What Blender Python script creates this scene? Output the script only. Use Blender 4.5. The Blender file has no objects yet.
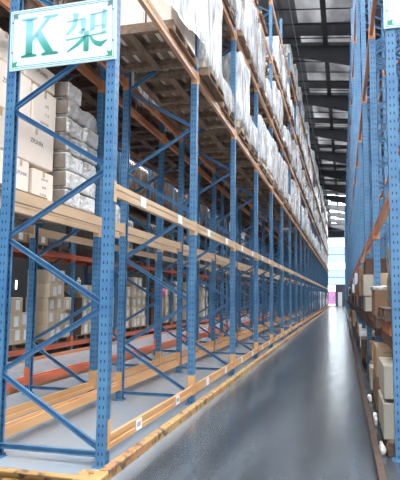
import bpy, math, random
from mathutils import Matrix, Vector
rnd = random.Random(7)
scene = bpy.context.scene
COL = scene.collection

# ------------------------------------------------------------------ mesh helpers
class MB:
    def __init__(self):
        self.v, self.f, self.s = [], [], []
    def add(self, vs, fs, smooth=False):
        o = len(self.v)
        self.v += [tuple(p) for p in vs]
        self.f += [tuple(i + o for i in f) for f in fs]
        self.s += [smooth] * len(fs)
        return self
    def box(self, x0, y0, z0, x1, y1, z1):
        x0, x1 = min(x0, x1), max(x0, x1); y0, y1 = min(y0, y1), max(y0, y1); z0, z1 = min(z0, z1), max(z0, z1)
        v = [(x0,y0,z0),(x1,y0,z0),(x1,y1,z0),(x0,y1,z0),(x0,y0,z1),(x1,y0,z1),(x1,y1,z1),(x0,y1,z1)]
        return self.add(v, [(0,3,2,1),(4,5,6,7),(0,1,5,4),(1,2,6,5),(2,3,7,6),(3,0,4,7)])
    def cbox(self, x0, y0, z0, x1, y1, z1, c=.008):
        """box with chamfered edges"""
        vs, idx = [], {}
        for ix in (0, 1):
            for iy in (0, 1):
                for iz in (0, 1):
                    X, Y, Z = (x0, x1)[ix], (y0, y1)[iy], (z0, z1)[iz]
                    dx, dy, dz = (c, -c)[ix], (c, -c)[iy], (c, -c)[iz]
                    for a, p in enumerate(((X, Y+dy, Z+dz), (X+dx, Y, Z+dz), (X+dx, Y+dy, Z))):
                        idx[ix, iy, iz, a] = len(vs); vs.append(p)
        fs = []
        g = lambda x, y, z, a: idx[x, y, z, a]
        for s in (0, 1):
            q = [(0,0),(1,0),(1,1),(0,1)]
            f = [g(s, a, b, 0) for a, b in q]; fs.append(f if s else f[::-1])
            f = [g(a, s, b, 1) for a, b in q]; fs.append(f[::-1] if s else f)
            f = [g(a, b, s, 2) for a, b in q]; fs.append(f if s else f[::-1])
        for a in (0, 1):
            for b in (0, 1):
                fs.append([g(0,a,b,1), g(1,a,b,1), g(1,a,b,2), g(0,a,b,2)])
                fs.append([g(a,0,b,0), g(a,1,b,0), g(a,1,b,2), g(a,0,b,2)])
                fs.append([g(a,b,0,0), g(a,b,1,0), g(a,b,1,1), g(a,b,0,1)])
                for d in (0, 1):
                    fs.append([g(a,b,d,0), g(a,b,d,1), g(a,b,d,2)])
        return self.add(vs, fs)
    def prism(self, poly, axis, a, b):
        """extrude a 2-D polygon along an axis between a and b"""
        def P(p, t):
            return {'x': (t, p[0], p[1]), 'y': (p[0], t, p[1]), 'z': (p[0], p[1], t)}[axis]
        n = len(poly)
        vs = [P(p, a) for p in poly] + [P(p, b) for p in poly]
        fs = [tuple(range(n))[::-1], tuple(range(n, 2*n))] + [(i, (i+1) % n, n + (i+1) % n, n + i) for i in range(n)]
        return self.add(vs, fs)
    def bar(self, p, q, w, h, up=(0, 1, 0), chan=False):
        """a bar (or U channel, open along +up) from p to q"""
        p, q = Vector(p), Vector(q)
        d = (q - p).normalized(); u = Vector(up); u = (u - d * u.dot(d)).normalized(); s = d.cross(u)
        if chan:
            t = .006
            prof = [(-w/2,-h/2),(w/2,-h/2),(w/2,h/2),(w/2-t,h/2),(w/2-t,-h/2+t),(-w/2+t,-h/2+t),(-w/2+t,h/2),(-w/2,h/2)]
        else:
            prof = [(-w/2,-h/2),(w/2,-h/2),(w/2,h/2),(-w/2,h/2)]
        n = len(prof)
        vs = [p + s*a + u*b for a, b in prof] + [q + s*a + u*b for a, b in prof]
        if chan:
            caps = [(0,1,4,5),(1,2,3,4),(0,5,6,7)]
            fs = caps + [tuple(i + n for i in c[::-1]) for c in caps]
        else:
            fs = [(0,1,2,3),(7,6,5,4)]
        fs += [(i, i + n, (i+1) % n + n, (i+1) % n) for i in range(n)]
        return self.add(vs, fs)
    def tube(self, p, q, r, n=10):
        p, q = Vector(p), Vector(q); d = (q - p).normalized()
        u = d.orthogonal().normalized(); w = d.cross(u)
        vs = [c + (u*math.cos(2*math.pi*i/n) + w*math.sin(2*math.pi*i/n))*r for c in (p, q) for i in range(n)]
        fs = [(i, (i+1) % n, n + (i+1) % n, n + i) for i in range(n)] + [tuple(range(n))[::-1], tuple(range(n, 2*n))]
        return self.add(vs, fs, True)
    def softbox(self, sx, sy, sz, n, amp, seed, rnd_=.12, hem=0.0):
        """closed crumpled box (base on z=0, centred in x and y); n = cells per side"""
        R = random.Random(seed)
        ph = [(R.uniform(2, 9), R.uniform(2, 9), R.uniform(2, 9), R.uniform(0, 6.3), R.uniform(.3, 1)) for _ in range(9)]
        nx, ny, nz = n
        key, vs, fs = {}, [], []
        def vert(i, j, k):
            if (i, j, k) in key: return key[i, j, k]
            x, y, z = i/nx*2-1, j/ny*2-1, k/nz*2-1
            # round the corners
            X, Y, Z = x*sx/2, y*sy/2, z*sz/2
            m = min(sx, sy, sz)/2*rnd_*2
            cx = max(-sx/2+m, min(sx/2-m, X)); cy = max(-sy/2+m, min(sy/2-m, Y)); cz = max(-sz/2+m, min(sz/2-m, Z))
            d = Vector((X-cx, Y-cy, Z-cz))
            if d.length > 1e-6: d = d.normalized()*m
            q = Vector((cx, cy, cz)) + d
            nrm = d.normalized() if d.length > 1e-6 else Vector((x, y, z)).normalized()
            t = sum(w*math.sin(a*q.x*1.7 + b*q.y*1.7 + c*q.z*1.7 + p) for a, b, c, p, w in ph)/3
            t += R.uniform(-.5, .5)
            q = q + nrm*t*amp
            if k == 0: q.z = -sz/2 + (hem*R.uniform(0, 1) if hem else 0)
            key[i, j, k] = len(vs); vs.append((q.x, q.y, q.z + sz/2)); return key[i, j, k]
        for i in range(nx):
            for j in range(ny):
                fs.append([vert(i,j,nz), vert(i+1,j,nz), vert(i+1,j+1,nz), vert(i,j+1,nz)])
                fs.append([vert(i,j,0), vert(i,j+1,0), vert(i+1,j+1,0), vert(i+1,j,0)])
        for k in range(nz):
            for i in range(nx):
                fs.append([vert(i,0,k), vert(i+1,0,k), vert(i+1,0,k+1), vert(i,0,k+1)])
                fs.append([vert(i,ny,k), vert(i,ny,k+1), vert(i+1,ny,k+1), vert(i+1,ny,k)])
            for j in range(ny):
                fs.append([vert(0,j,k), vert(0,j,k+1), vert(0,j+1,k+1), vert(0,j+1,k)])
                fs.append([vert(nx,j,k), vert(nx,j+1,k), vert(nx,j+1,k+1), vert(nx,j,k+1)])
        return self.add(vs, fs, True)
    def mesh(self, name, mat=None):
        m = bpy.data.meshes.new(name)
        m.from_pydata(self.v, [], self.f)
        m.polygons.foreach_set('use_smooth', self.s)
        if mat: m.materials.append(getattr(mat, 'm', mat))
        m.update()
        return m

def obj(name, mesh, parent=None, loc=(0, 0, 0), rz=0.0):
    o = bpy.data.objects.new(name, mesh); COL.objects.link(o)
    o.parent = parent; o.location = loc; o.rotation_euler = (0, 0, rz)
    return o
def tag(o, label, cat, group=None, kind=None):
    o['label'] = label; o['category'] = cat
    if group: o['group'] = group
    if kind: o['kind'] = kind
    return o
def thing(name, label, cat, loc=(0, 0, 0), rz=0.0, group=None):
    return tag(obj(name, None, None, loc, rz), label, cat, group)
def struct(name, mesh, label, loc=(0, 0, 0), parent=None):
    o = obj(name, mesh, parent, loc)
    o['kind'] = 'structure'
    if parent is None: o['label'] = label; o['category'] = name.split('_')[0]
    return o
def merged(name, items, mat, parent):
    """many far copies of one part as a single part"""
    b = MB()
    for m, loc in items:
        vs = [(v.co.x+loc[0], v.co.y+loc[1], v.co.z+loc[2]) for v in m.vertices]
        b.add(vs, [tuple(p.vertices) for p in m.polygons])
    o = obj(name, b.mesh(name, mat), parent); o['kind'] = 'stuff'
    return o
ORD = ('first second third fourth fifth sixth seventh eighth ninth tenth eleventh twelfth thirteenth fourteenth fifteenth sixteenth '
       'seventeenth eighteenth nineteenth twentieth twenty-first twenty-second twenty-third twenty-fourth twenty-fifth').split()

# lettering outlines, made once while the scene is still empty
TEXTS = {}
for _b in ('K01', 'CR', 'CH', 'OR', 'ZPUHRK', 'AKH XB', 'RSTE', 'H 2KGN', 'N.G', '52 30', 'CERHXNM', 'DESCRIPTION', 'MODEL NO', 'QTY  PCS', 'G.W.  KGS', 'MADE IN'):
    _c = bpy.data.curves.new('lettering', 'FONT'); _c.body = _b; _c.size = 1; _c.align_x = 'CENTER'; _c.align_y = 'CENTER'; _c.extrude = .01
    _o = bpy.data.objects.new('lettering', _c); COL.objects.link(_o)
    TEXTS[_b] = bpy.data.meshes.new_from_object(_o.evaluated_get(bpy.context.evaluated_depsgraph_get()))
    bpy.data.objects.remove(_o); bpy.data.curves.remove(_c)

# ------------------------------------------------------------------ materials
def lin(c):
    return tuple(((x/255+.055)/1.055)**2.4 if x > 10 else x/255/12.92 for x in c)
class M:
    def __init__(self, name, rgb, rough=.5, metal=0.0, spec=.5):
        self.m = bpy.data.materials.new(name); self.m.use_nodes = True
        self.t = self.m.node_tree; self.n = self.t.nodes
        self.b = self.n['Principled BSDF']
        self.col = lin(rgb)
        self.b.inputs['Base Color'].default_value = (*self.col, 1)
        self.b.inputs['Roughness'].default_value = rough
        self.b.inputs['Metallic'].default_value = metal
        self.b.inputs['Specular IOR Level'].default_value = spec
    def node(self, t, **kw):
        n = self.n.new(t)
        for k, v in kw.items():
            if k in n.inputs: n.inputs[k].default_value = v
            else: setattr(n, k, v)
        return n
    def link(self, a, b): self.t.links.new(a, b)
    def coord(self, which='Object'):
        return self.node('ShaderNodeTexCoord').outputs[which]
    def noise(self, scale, detail=3, vec=None, stretch=None, which='Object'):
        v = vec or self.coord(which)
        if stretch:
            mp = self.node('ShaderNodeMapping'); mp.inputs['Scale'].default_value = stretch
            self.link(v, mp.inputs['Vector']); v = mp.outputs[0]
        n = self.node('ShaderNodeTexNoise', Scale=scale, Detail=detail)
        self.link(v, n.inputs['Vector'])
        return n.outputs['Fac']
    def ramp(self, fac, stops):
        r = self.node('ShaderNodeValToRGB'); e = r.color_ramp.elements
        for i, (p, c) in enumerate(stops):
            x = e[i] if i < 2 else e.new(p)
            x.position = p; x.color = (*(lin(c) if len(c) == 3 else c[:3]), 1)
        self.link(fac, r.inputs[0]); return r.outputs[0]
    def mix(self, fac, a, b, mode='MIX'):
        n = self.node('ShaderNodeMix', data_type='RGBA', blend_type=mode)
        for s, v in ((n.inputs[0], fac), (n.inputs[6], a), (n.inputs[7], b)):
            if hasattr(v, 'is_linked'): self.link(v, s)
            elif isinstance(v, (int, float)): s.default_value = v
            else: s.default_value = (*lin(v), 1)
        return n.outputs[2]
    def math(self, op, a, b=0.0):
        n = self.node('ShaderNodeMath', operation=op)
        for s, v in zip(n.inputs, (a, b)):
            if hasattr(v, 'is_linked'): self.link(v, s)
            else: s.default_value = v
        return n.outputs[0]
    def base(self, c): self.link(c, self.b.inputs['Base Color']); return self
    def rough(self, c): self.link(c, self.b.inputs['Roughness']); return self
    def bump(self, h, strength=.3, dist=.01):
        n = self.node('ShaderNodeBump', Strength=strength, Distance=dist)
        self.link(h, n.inputs['Height']); self.link(n.outputs[0], self.b.inputs['Normal']); return self
    def emit(self, c, s):
        if hasattr(c, 'is_linked'): self.link(c, self.b.inputs['Emission Color'])
        else: self.b.inputs['Emission Color'].default_value = (*lin(c), 1)
        self.b.inputs['Emission Strength'].default_value = s; return self

def mottled(name, c1, c2, scale=3, rough=.5, metal=0, spec=.5, bump=0, stretch=None, rand=0.0):
    m = M(name, c1, rough, metal, spec)
    f = m.noise(scale, 4, stretch=stretch)
    c = m.ramp(f, [(.3, c1), (.7, c2)])
    if rand:
        oi = m.node('ShaderNodeObjectInfo')
        hv = m.node('ShaderNodeHueSaturation')
        m.link(m.math('ADD', m.math('MULTIPLY', oi.outputs['Random'], rand*2), 1-rand), hv.inputs['Value'])
        m.link(c, hv.inputs['Color']); c = hv.outputs[0]
    m.base(c)
    if bump: m.bump(f, bump)
    return m

def punched_paint(name, c1, c2):
    """blue paint with two columns of punched slots on each face of an upright"""
    m = M(name, c1, .38, .0, .55)
    sep = m.node('ShaderNodeSeparateXYZ'); tc = m.node('ShaderNodeTexCoord'); m.link(tc.outputs['Object'], sep.inputs[0])
    nsep = m.node('ShaderNodeSeparateXYZ'); m.link(tc.outputs['Normal'], nsep.inputs[0])
    ny = m.math('ABSOLUTE', nsep.outputs[1])
    isy = m.math('GREATER_THAN', ny, .5)
    u = m.math('ADD', m.math('MULTIPLY', sep.outputs[0], isy), m.math('MULTIPLY', sep.outputs[1], m.math('SUBTRACT', 1.0, isy)))
    du = m.math('ABSOLUTE', m.math('SUBTRACT', m.math('ABSOLUTE', u), .017))
    z = m.math('FRACT', m.math('DIVIDE', sep.outputs[2], .076))
    dz = m.math('MULTIPLY', m.math('ABSOLUTE', m.math('SUBTRACT', z, .5)), .076)
    hole = m.math('MULTIPLY', m.math('LESS_THAN', du, .0055), m.math('LESS_THAN', dz, .013))
    f = m.noise(5, 4)
    paint = m.ramp(f, [(.3, c1), (.72, c2)])
    m.base(m.mix(hole, paint, (22, 34, 52)))
    return m

BLUE = punched_paint('blue_upright_paint', (60, 106, 150), (84, 132, 164))
BLUE2 = mottled('blue_brace_paint', (58, 102, 146), (86, 132, 162), 5, .36, 0, .55)
ORANGE = mottled('orange_beam_paint', (206, 140, 92), (188, 118, 76), 4, .42, 0, .5, stretch=(1, .25, 1))
PALEORANGE = mottled('faded_orange_beam_paint', (214, 184, 150), (198, 162, 126), 4, .45, 0, .5, stretch=(1, .25, 1))
YELLOWOR = mottled('yellow_orange_beam_paint', (218, 170, 118), (202, 146, 94), 4, .4, 0, .5, stretch=(1, .25, 1))
REDOR = mottled('red_orange_beam_paint', (214, 116, 80), (186, 94, 64), 4, .42, 0, .5, stretch=(1, .25, 1))
LITOR = mottled('lit_orange_beam_paint', (222, 176, 136), (198, 140, 100), 4, .35, 0, .6, stretch=(1, .25, 1))  # orange paint lightened: aisle light on the front beams put into the colour
SHADEOR = mottled('shaded_orange_beam_paint', (116, 84, 66), (92, 68, 56), 4, .6, 0, .4, stretch=(1, .25, 1))  # orange paint darkened: shadow on the low shelf beams put into the colour
GUARD = M('worn_yellow_guard_paint', (200, 150, 70), .55)
_f = GUARD.noise(9, 5); _g = GUARD.noise(1.4, 3)
_c = GUARD.ramp(_g, [(.5, (180, 144, 88)), (.68, (164, 102, 72))])
GUARD.base(GUARD.mix(GUARD.ramp(_f, [(.52, (0, 0, 0)), (.64, (255, 255, 255))]), _c, (92, 66, 52)))
RUST = mottled('rusted_steel', (92, 68, 56), (66, 52, 46), 12, .7, bump=.3)
STEEL = mottled('galvanised_steel', (150, 156, 160), (120, 126, 132), 8, .4, .6)
WOOD = mottled('pallet_wood', (154, 130, 108), (112, 90, 74), 3, .8, bump=.2, stretch=(4, 1, 4), rand=.12)
DARKWOOD = mottled('weathered_pallet_wood', (112, 90, 76), (84, 66, 56), 3, .85, bump=.2, stretch=(4, 1, 4), rand=.15)
KRAFT = mottled('kraft_cardboard', (190, 160, 130), (174, 144, 114), 2.5, .8, rand=.14)
BROWN = mottled('brown_cardboard', (140, 108, 84), (124, 92, 70), 2.5, .8, rand=.15)
DARKBROWN = mottled('dark_brown_cardboard', (92, 68, 54), (80, 58, 46), 2.5, .8, rand=.15)
DULLBROWN = mottled('dull_grey_brown_wrapping', (158, 142, 128), (128, 114, 102), 5, .7)
GREYCARD = mottled('grey_cardboard', (176, 170, 156), (160, 152, 138), 2.5, .8, rand=.06)
PINKCARD = mottled('pale_pink_cardboard', (255, 242, 228), (250, 230, 212), 2, .75, rand=.04)
TANCARD = mottled('tan_cardboard', (214, 196, 168), (200, 180, 152), 2.5, .8, rand=.1)
ORANGECARD = mottled('orange_brown_cardboard', (186, 118, 82), (168, 100, 70), 2.5, .75)
WHITE = M('white_paper', (240, 240, 240), .6)
INK = M('grey_print_ink', (92, 84, 84), .7)
REDINK = M('red_stamp_ink', (196, 92, 84), .7)
GREENINK = M('faint_green_ink', (150, 186, 160), .7)
DARKPLASTIC = M('black_plastic', (40, 40, 44), .5)

def film(name, c1, c2, a0, scale, st=(1, 1, .22)):
    m = M(name, c1, .25, 0, .7)
    f = m.noise(scale, 6, stretch=st); g = m.noise(scale*2.2, 5, stretch=st); h = m.noise(2.0, 3)
    oi = m.node('ShaderNodeObjectInfo')
    hv = m.node('ShaderNodeHueSaturation')
    m.link(m.math('ADD', m.math('MULTIPLY', oi.outputs['Random'], .25), .85), hv.inputs['Value'])
    c = m.ramp(f, [(.36, c2), (.56, c1)])
    c = m.mix(m.ramp(h, [(.46, (0, 0, 0)), (.62, (160, 160, 160))]), c, c2)
    m.link(c, hv.inputs['Color'])
    m.base(hv.outputs[0]); m.bump(g, 1.0, .06)
    if a0 < 1:
        r = m.ramp(g, [(.38, (a0, a0, a0, 1)), (.56, (1., 1., 1., 1))])
        m.link(r, m.b.inputs['Alpha'])
    return m
FILM = film('white_stretch_film', (246, 248, 250), (172, 170, 170), .5, 6)
FILM2 = film('clear_stretch_film', (224, 224, 224), (160, 150, 140), .4, 5)
BAGFILM = film('silvery_wrapping_film', (255, 253, 250), (214, 206, 194), 1, 7, (1, 1, 1))
DULLFILM = film('dull_brown_film', (122, 106, 94), (84, 70, 62), 1, 6)  # dull brown, darker than the white and clear films
GREYFILM = film('dull_grey_film', (150, 152, 154), (96, 98, 102), 1, 9)

# concrete floor: pale bare concrete, a darker polished strip along the aisle
CONC = M('polished_concrete_floor', (150, 156, 160), .3, 0, .42)
_p = CONC.coord('Object')
_sx = CONC.node('ShaderNodeSeparateXYZ'); CONC.link(_p, _sx.inputs[0])
_n1 = CONC.noise(.8, 5, stretch=(1, .35, 1)); _n2 = CONC.noise(6, 4); _n3 = CONC.noise(2.2, 4, stretch=(1.6, .12, 1))
_pale = CONC.ramp(_n1, [(.3, (158, 166, 174)), (.7, (144, 152, 160))])
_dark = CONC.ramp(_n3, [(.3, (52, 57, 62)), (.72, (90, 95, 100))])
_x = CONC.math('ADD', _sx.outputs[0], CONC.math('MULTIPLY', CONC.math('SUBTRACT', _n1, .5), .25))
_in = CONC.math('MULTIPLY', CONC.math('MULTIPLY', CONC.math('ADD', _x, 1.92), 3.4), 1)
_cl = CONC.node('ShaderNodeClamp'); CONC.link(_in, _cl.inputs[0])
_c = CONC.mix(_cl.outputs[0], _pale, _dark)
_jy = CONC.math('LESS_THAN', CONC.math('ABSOLUTE', CONC.math('SUBTRACT', CONC.math('FRACT', CONC.math('DIVIDE', _sx.outputs[1], 6.0)), .5)), .0009)
_c = CONC.mix(CONC.math('MULTIPLY', _jy, .6), _c, (70, 72, 76))
CONC.base(_c)
CONC.rough(CONC.ramp(_n2, [(.3, (.17, .17, .17, 1)), (.75, (.26, .26, .26, 1))]))

ROOFM = M('corrugated_roof_sheet', (104, 106, 108), .42, .35, .5)
_s = ROOFM.node('ShaderNodeSeparateXYZ'); ROOFM.link(ROOFM.coord('Object'), _s.inputs[0])
_w = ROOFM.math('SINE', ROOFM.math('MULTIPLY', _s.outputs[0], 2*math.pi/.3))
ROOFM.bump(_w, .3, .02)
DARKSTEEL = M('dark_painted_steel', (72, 72, 74), .6)
WALLM = mottled('pale_blue_wall_panel', (196, 218, 230), (186, 208, 222), .6, .6)
WALLDK = mottled('dark_grey_wall', (74, 76, 80), (66, 68, 72), .6, .8)
WALLSH = mottled('near_black_wall', (34, 32, 32), (28, 27, 27), .6, .8)  # nearly black, much darker than the other walls
GLOW = M('daylit_window_glass', (255, 255, 255), .2).emit((245, 250, 255), 6.0)
PANELGLOW = M('translucent_wall_sheet', (190, 215, 228), .4).emit((190, 222, 238), .7)
SKYLFILL = M('roof_sheet_and_added_light', (220, 226, 230), .4).emit((236, 242, 248), 22.0)  # shared by the far roof sheets and the added light panels out of view
ROOFFILL = M('added_roof_light', (220, 226, 230), .4).emit((240, 244, 248), 19.0)  # light source added over the next aisle
SKYLDIM = M('dusty_roof_sheet', (150, 152, 154), .5)
_f = SKYLDIM.noise(.9, 4, stretch=(1, .5, 1))
SKYLDIM.emit(SKYLDIM.ramp(_f, [(.34, (60, 62, 64)), (.68, (240, 244, 248))]), .55)
PINK = mottled('pink_wrapping', (206, 112, 168), (160, 100, 170), 2, .5)
PINKLIT = M('backlit_pink_strip_curtain', (214, 130, 180), .5)
_f = PINKLIT.noise(.9, 2); PINKLIT.base(PINKLIT.ramp(_f, [(.4, (226, 132, 186)), (.6, (168, 108, 184))])); PINKLIT.emit(PINKLIT.ramp(_f, [(.4, (226, 132, 186)), (.6, (150, 100, 180))]), .45)

# ------------------------------------------------------------------ plan of the place
XL, Y1, BAY, DEP = -1.943, 4.3526, 2.76993, 1.10
XR, YR = .4163, 5.2746
PX, PY = .086, .09           # post section
NB = 24
YW = 93.0

# ------------------------------------------------------------------ setting
struct('floor', MB().box(-13, -8, -.2, 9, YW+.2, 0).mesh('floor', CONC), 'grey polished concrete floor running the length of the warehouse')
# roof: plane falling to +x, in sheets between the translucent strips
ZR = lambda x: 13.0 - .1*x
def roof_strip(b, x0, x1, y0, y1):
    n = max(1, round((x1-x0)/.15))
    b.add([(x0, y0, ZR(x0)), (x1, y0, ZR(x1)), (x1, y1, ZR(x1)), (x0, y1, ZR(x0)),
           (x0, y0, ZR(x0)+.05), (x1, y0, ZR(x1)+.05), (x1, y1, ZR(x1)+.05), (x0, y1, ZR(x0)+.05)],
          [(0,3,2,1),(4,5,6,7),(0,1,5,4),(1,2,6,5),(2,3,7,6),(3,0,4,7)])
SP = 6.5
rb = MB()
strips = [(-1.75, -.78), (-.55, .75)]
for x0, x1 in ((-13, -6.6), (-4.5, -1.75), (-.78, -.55), (.75, 5.4), (8.6, 9)): roof_strip(rb, x0, x1, -8, YW+.2)
k = 0
win = 3
yk = -8.0
edges = [-8.0] + [24.9 + SP*(i-4) - 0 for i in range(0, 15)]
panels = []
for a, c in zip(edges[:-1], edges[1:]):
    for x0, x1 in strips:
        roof_strip(rb, x0, x1, a, a+.5); roof_strip(rb, x0, x1, c-2.0, c-.75); roof_strip(rb, x0, x1, c-.12, c)
        panels.append((x0, x1, a+.5, c-2.0)); panels.append((x0, x1, c-.75, c-.12))
for x0, x1 in strips: roof_strip(rb, x0, x1, edges[-1], YW+.2)
struct('ceiling', rb.mesh('ceiling', ROOFM), 'dark corrugated metal roof over the warehouse')
for x0, x1, a, c in panels:
    b = MB(); roof_strip(b, x0, x1, a, c)
    near = c < 20  # near sheets, above the view, are added bright to light the aisle
    far = c > 64
    struct('window_%d' % win, b.mesh('window', SKYLFILL if (near or far) else SKYLDIM), 'translucent roof sheet let into the metal roof'); win += 1
rb2, rb3 = MB(), MB(); roof_strip(rb2, 5.4, 8.6, edges[-1], YW+.2)
for a, c in zip(edges[:-1], edges[1:]):
    b = MB(); roof_strip(b, 5.4, 8.6, a, c)
    struct('window_%d' % win, b.mesh('window', SKYLFILL), 'added light panel over the carton rack, out of sight'); win += 1  # unseen light panel added to brighten the loads facing the aisle
    b = MB(); roof_strip(b, -6.6, -4.5, a, c) if a < 40 else None
    if b.v: struct('window_%d' % win, b.mesh('window', ROOFFILL), 'added light panel over the next aisle, out of sight'); win += 1  # unseen light panel added to brighten the labelled cartons
    else: roof_strip(rb3, -6.6, -4.5, a, c)
roof_strip(rb3, -6.6, -4.5, edges[-1], YW+.2)
struct('ceiling_next', rb3.mesh('ceiling', ROOFM), 'dark corrugated metal roof over the next aisle')
struct('ceiling_end', rb2.mesh('ceiling', ROOFM), 'dark corrugated metal roof at the far end')
t = 1
for i in range(15):
    y = 24.9 + SP*(i-3)
    if y > YW-1: break
    b = MB()
    x0, x1, w = -12.9, 8.9, .10
    zt0, zt1 = ZR(x0)-.06, ZR(x1)-.06
    zb = lambda x: ZR(x) - .10 - max(.28, .42 + .17*(x+2.6))
    b.prism([(x0, zt0-.1), (x0, zb(x0)), (-3.4, zb(-3.4)), (1.5, zb(1.5)), (x1, zb(1.5)-.1), (x1, zt1-.1)], 'y', y-.01, y+.01)
    for (xa, za), (xb, zb_) in (((x0, zt0-.09), (x1, zt1-.09)),):
        b.bar((xa, y, za), (xb, y, zb_), .2, .02, (0, 0, 1))
    for (xa, xb) in ((x0, -3.4), (-3.4, 1.5)):
        b.bar((xa, y, zb(xa)), (xb, y, zb(xb)), .2, .02, (0, 0, 1))
    o = struct('trim_%d' % t, b.mesh('roof_rafter', DARKSTEEL), 'dark tapered steel rafter under the roof'); t += 1
# purlins running across between rafters and one long ridge tie
b = MB()
b.bar((-.665, -7.9, ZR(-.665)-.06), (-.665, YW, ZR(-.665)-.06), .2, .1, (0, 0, 1))
struct('trim_%d' % t, b.mesh('roof_tie', DARKSTEEL), 'dark steel tie running along the roof'); t += 1
for i in range(56):
    y = 10.0 + i*1.3
    if y > YW-11: break
    b = MB(); b.bar((-12.9, y, ZR(-12.9)-.035), (8.9, y, ZR(8.9)-.035), .03, .04, (0, 0, 1))
    struct('trim_%d' % t, b.mesh('roof_purlin', DARKSTEEL), 'thin dark purlin under the roof sheets'); t += 1
b = MB().tube((-1.86, 4, ZR(-1.86)-.62), (-1.95, 88, ZR(-1.9)-.62), .02, 8)
b.tube((-1.863, 10, ZR(-1.86)-.62), (-1.863, 10, ZR(-1.86)-.05), .012, 6)
tag(obj('conduit', b.mesh('conduit', STEEL)), 'thin pale metal conduit hanging under the roof along the aisle', 'conduit')
# far wall with two daylit bands and the doorway
wb = MB()
wb.box(-13, YW, 11.2, 9, YW+.2, 14.6)
wb.box(-13, YW, 0, -2.62, YW+.2, 11.2); wb.box(1.6, YW, 0, 9, YW+.2, 11.2)
struct('wall_far', wb.mesh('wall_far', WALLDK), 'dark upper end wall beyond the aisle')
for i, (z0, z1, mt, lab) in enumerate(((9.62, 11.05, GLOW, 'high'), (5.85, 7.1, GLOW, 'low'))):
    o = struct('window_%d' % (i+1), MB().box(-2.62, YW+.06, z0, 1.6, YW+.1, z1).mesh('window', mt), 'bright %s window band in the far wall' % lab)
pb = MB()
for z0, z1 in ((3.42, 5.85), (7.1, 9.62), (11.05, 12.9)): pb.box(-2.62, YW+.05, z0, 1.6, YW+.12, z1)
struct('wall_far_sheeting', pb.mesh('wall_sheet', PANELGLOW), 'pale blue translucent sheeting of the far wall')
for z in (4.6, 5.85, 7.1, 8.35, 9.62, 11.05, 12.3):
    struct('trim_%d' % t, MB().box(-2.62, YW-.02, z-.05, 1.6, YW+.05, z+.05).mesh('wall_girt', STEEL), 'grey horizontal girt across the far wall'); t += 1
db = MB()
db.box(-1.45, YW, 0, 1.6, YW+.2, 3.42); db.box(-2.62, YW, 3.3, -1.45, YW+.2, 3.42); db.box(-2.62, YW, 0, -2.55, YW+.2, 3.42)
struct('wall_end', db.mesh('wall_end', WALLDK), 'dark lower end wall around the far doorway')
d = struct('door_1', MB().box(-2.55, YW+.1, 2.3, -1.45, YW+.14, 3.3).mesh('door_light', GLOW), 'bright light above the pink doorway')
c = thing('strip_curtain', 'pink and purple strip curtain hanging in the far doorway', 'curtain', (-2.0, YW+.05, .2))
for i in range(6):
    obj('curtain_strip', MB().box(-.55+i*.183, -.01, 0, -.55+i*.183+.17, .01, 2.1).mesh('strip', PINKLIT), c)
tag(obj('leaning_panel', MB().cbox(-.95, 86, 0, -.35, 86.12, 2.1, .02).mesh('panel', WHITE)), 'pale upright panel standing beside the far doorway', 'panel')
# long side walls (dark, seen only through the racks)
struct('wall_side_deep', MB().box(-13, -8, 0, -12.8, YW, 14.2).mesh('wall_left', WALLSH), 'dark wall behind the deep racks')
struct('wall_side_near', MB().box(9, -8, 0, 9.2, YW, 12.2).mesh('wall_right', WALLDK), 'dark wall behind the carton rack')  # wall added to keep the interior dim
for y0, y1, z0, z1 in ((18.4, 18.52, 1.2, 1.8), (18.85, 19.0, 1.25, 1.5), (18.85, 19.0, 1.6, 2.0), (19.5, 19.58, 1.6, 1.95)):
    struct('window_%d' % win, MB().box(-12.79, y0, z0, -12.77, y1, z1).mesh('window_slit', GLOW), 'small bright slit window deep behind the racks'); win += 1

struct('wall_back', MB().box(-13, -8.2, 0, -5.2, -8, 14.2).mesh('wall_back', WALLSH), 'added dark wall behind the view, keeping light off the deep racks')  # unseen wall added to cut stray light on the deep cartons
# ------------------------------------------------------------------ racks
def post_mesh(s, H):
    """C section upright; web towards -s (the outside of the frame), centred on its own axis"""
    w, d, tk, lip = PX, PY, .008, .022
    b = MB()
    xo, xi = -s*w/2, s*w/2
    b.prism([(xo, -d/2), (xi, -d/2), (xi, -d/2+lip), (xi-s*tk, -d/2+lip), (xi-s*tk, -d/2+tk), (xo+s*tk, -d/2+tk),
             (xo+s*tk, d/2-tk), (xi-s*tk, d/2-tk), (xi-s*tk, d/2-lip), (xi, d/2-lip), (xi, d/2), (xo, d/2)], 'z', 0, H)
    return b.mesh('upright_post', BLUE)
def plate_mesh():
    return MB().box(-.07, -.06, 0, .07, .06, .008).tube((-.055, -.045, 0), (-.055, -.045, .03), .01, 6).tube((.055, .045, 0), (.055, .045, .03), .01, 6).mesh('foot_plate', BLUE2)
PLATE = plate_mesh()
def beam_mesh(s, mat, low, L=BAY-PY):
    """step beam with its two L-shaped end connectors; x=0 is the outer face of the post, s points into the rack; z=0 the beam's top"""
    b = MB()
    prof = [(s*.004, -.115), (s*.004, -.075), (s*.010, -.070), (s*.010, -.050), (s*.004, -.045), (s*.004, 0), (s*.034, 0), (s*.034, -.028), (s*.054, -.028), (s*.054, -.115)]
    b.prism(prof, 'y', .004, L-.004)
    z0, z1 = (-.115, .13) if low else (-.17, .015)
    for y0, dy in ((0, 1), (L, -1)):
        b.box(s*-.004, y0, z0, s*.082, y0+dy*.005, z1)         # plate against the post's flank
        b.box(s*-.006, y0-dy*.05, z0, s*.0, y0+dy*.004, z1)     # plate hooked on the post's face
    return b.mesh('load_beam', mat)

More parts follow.
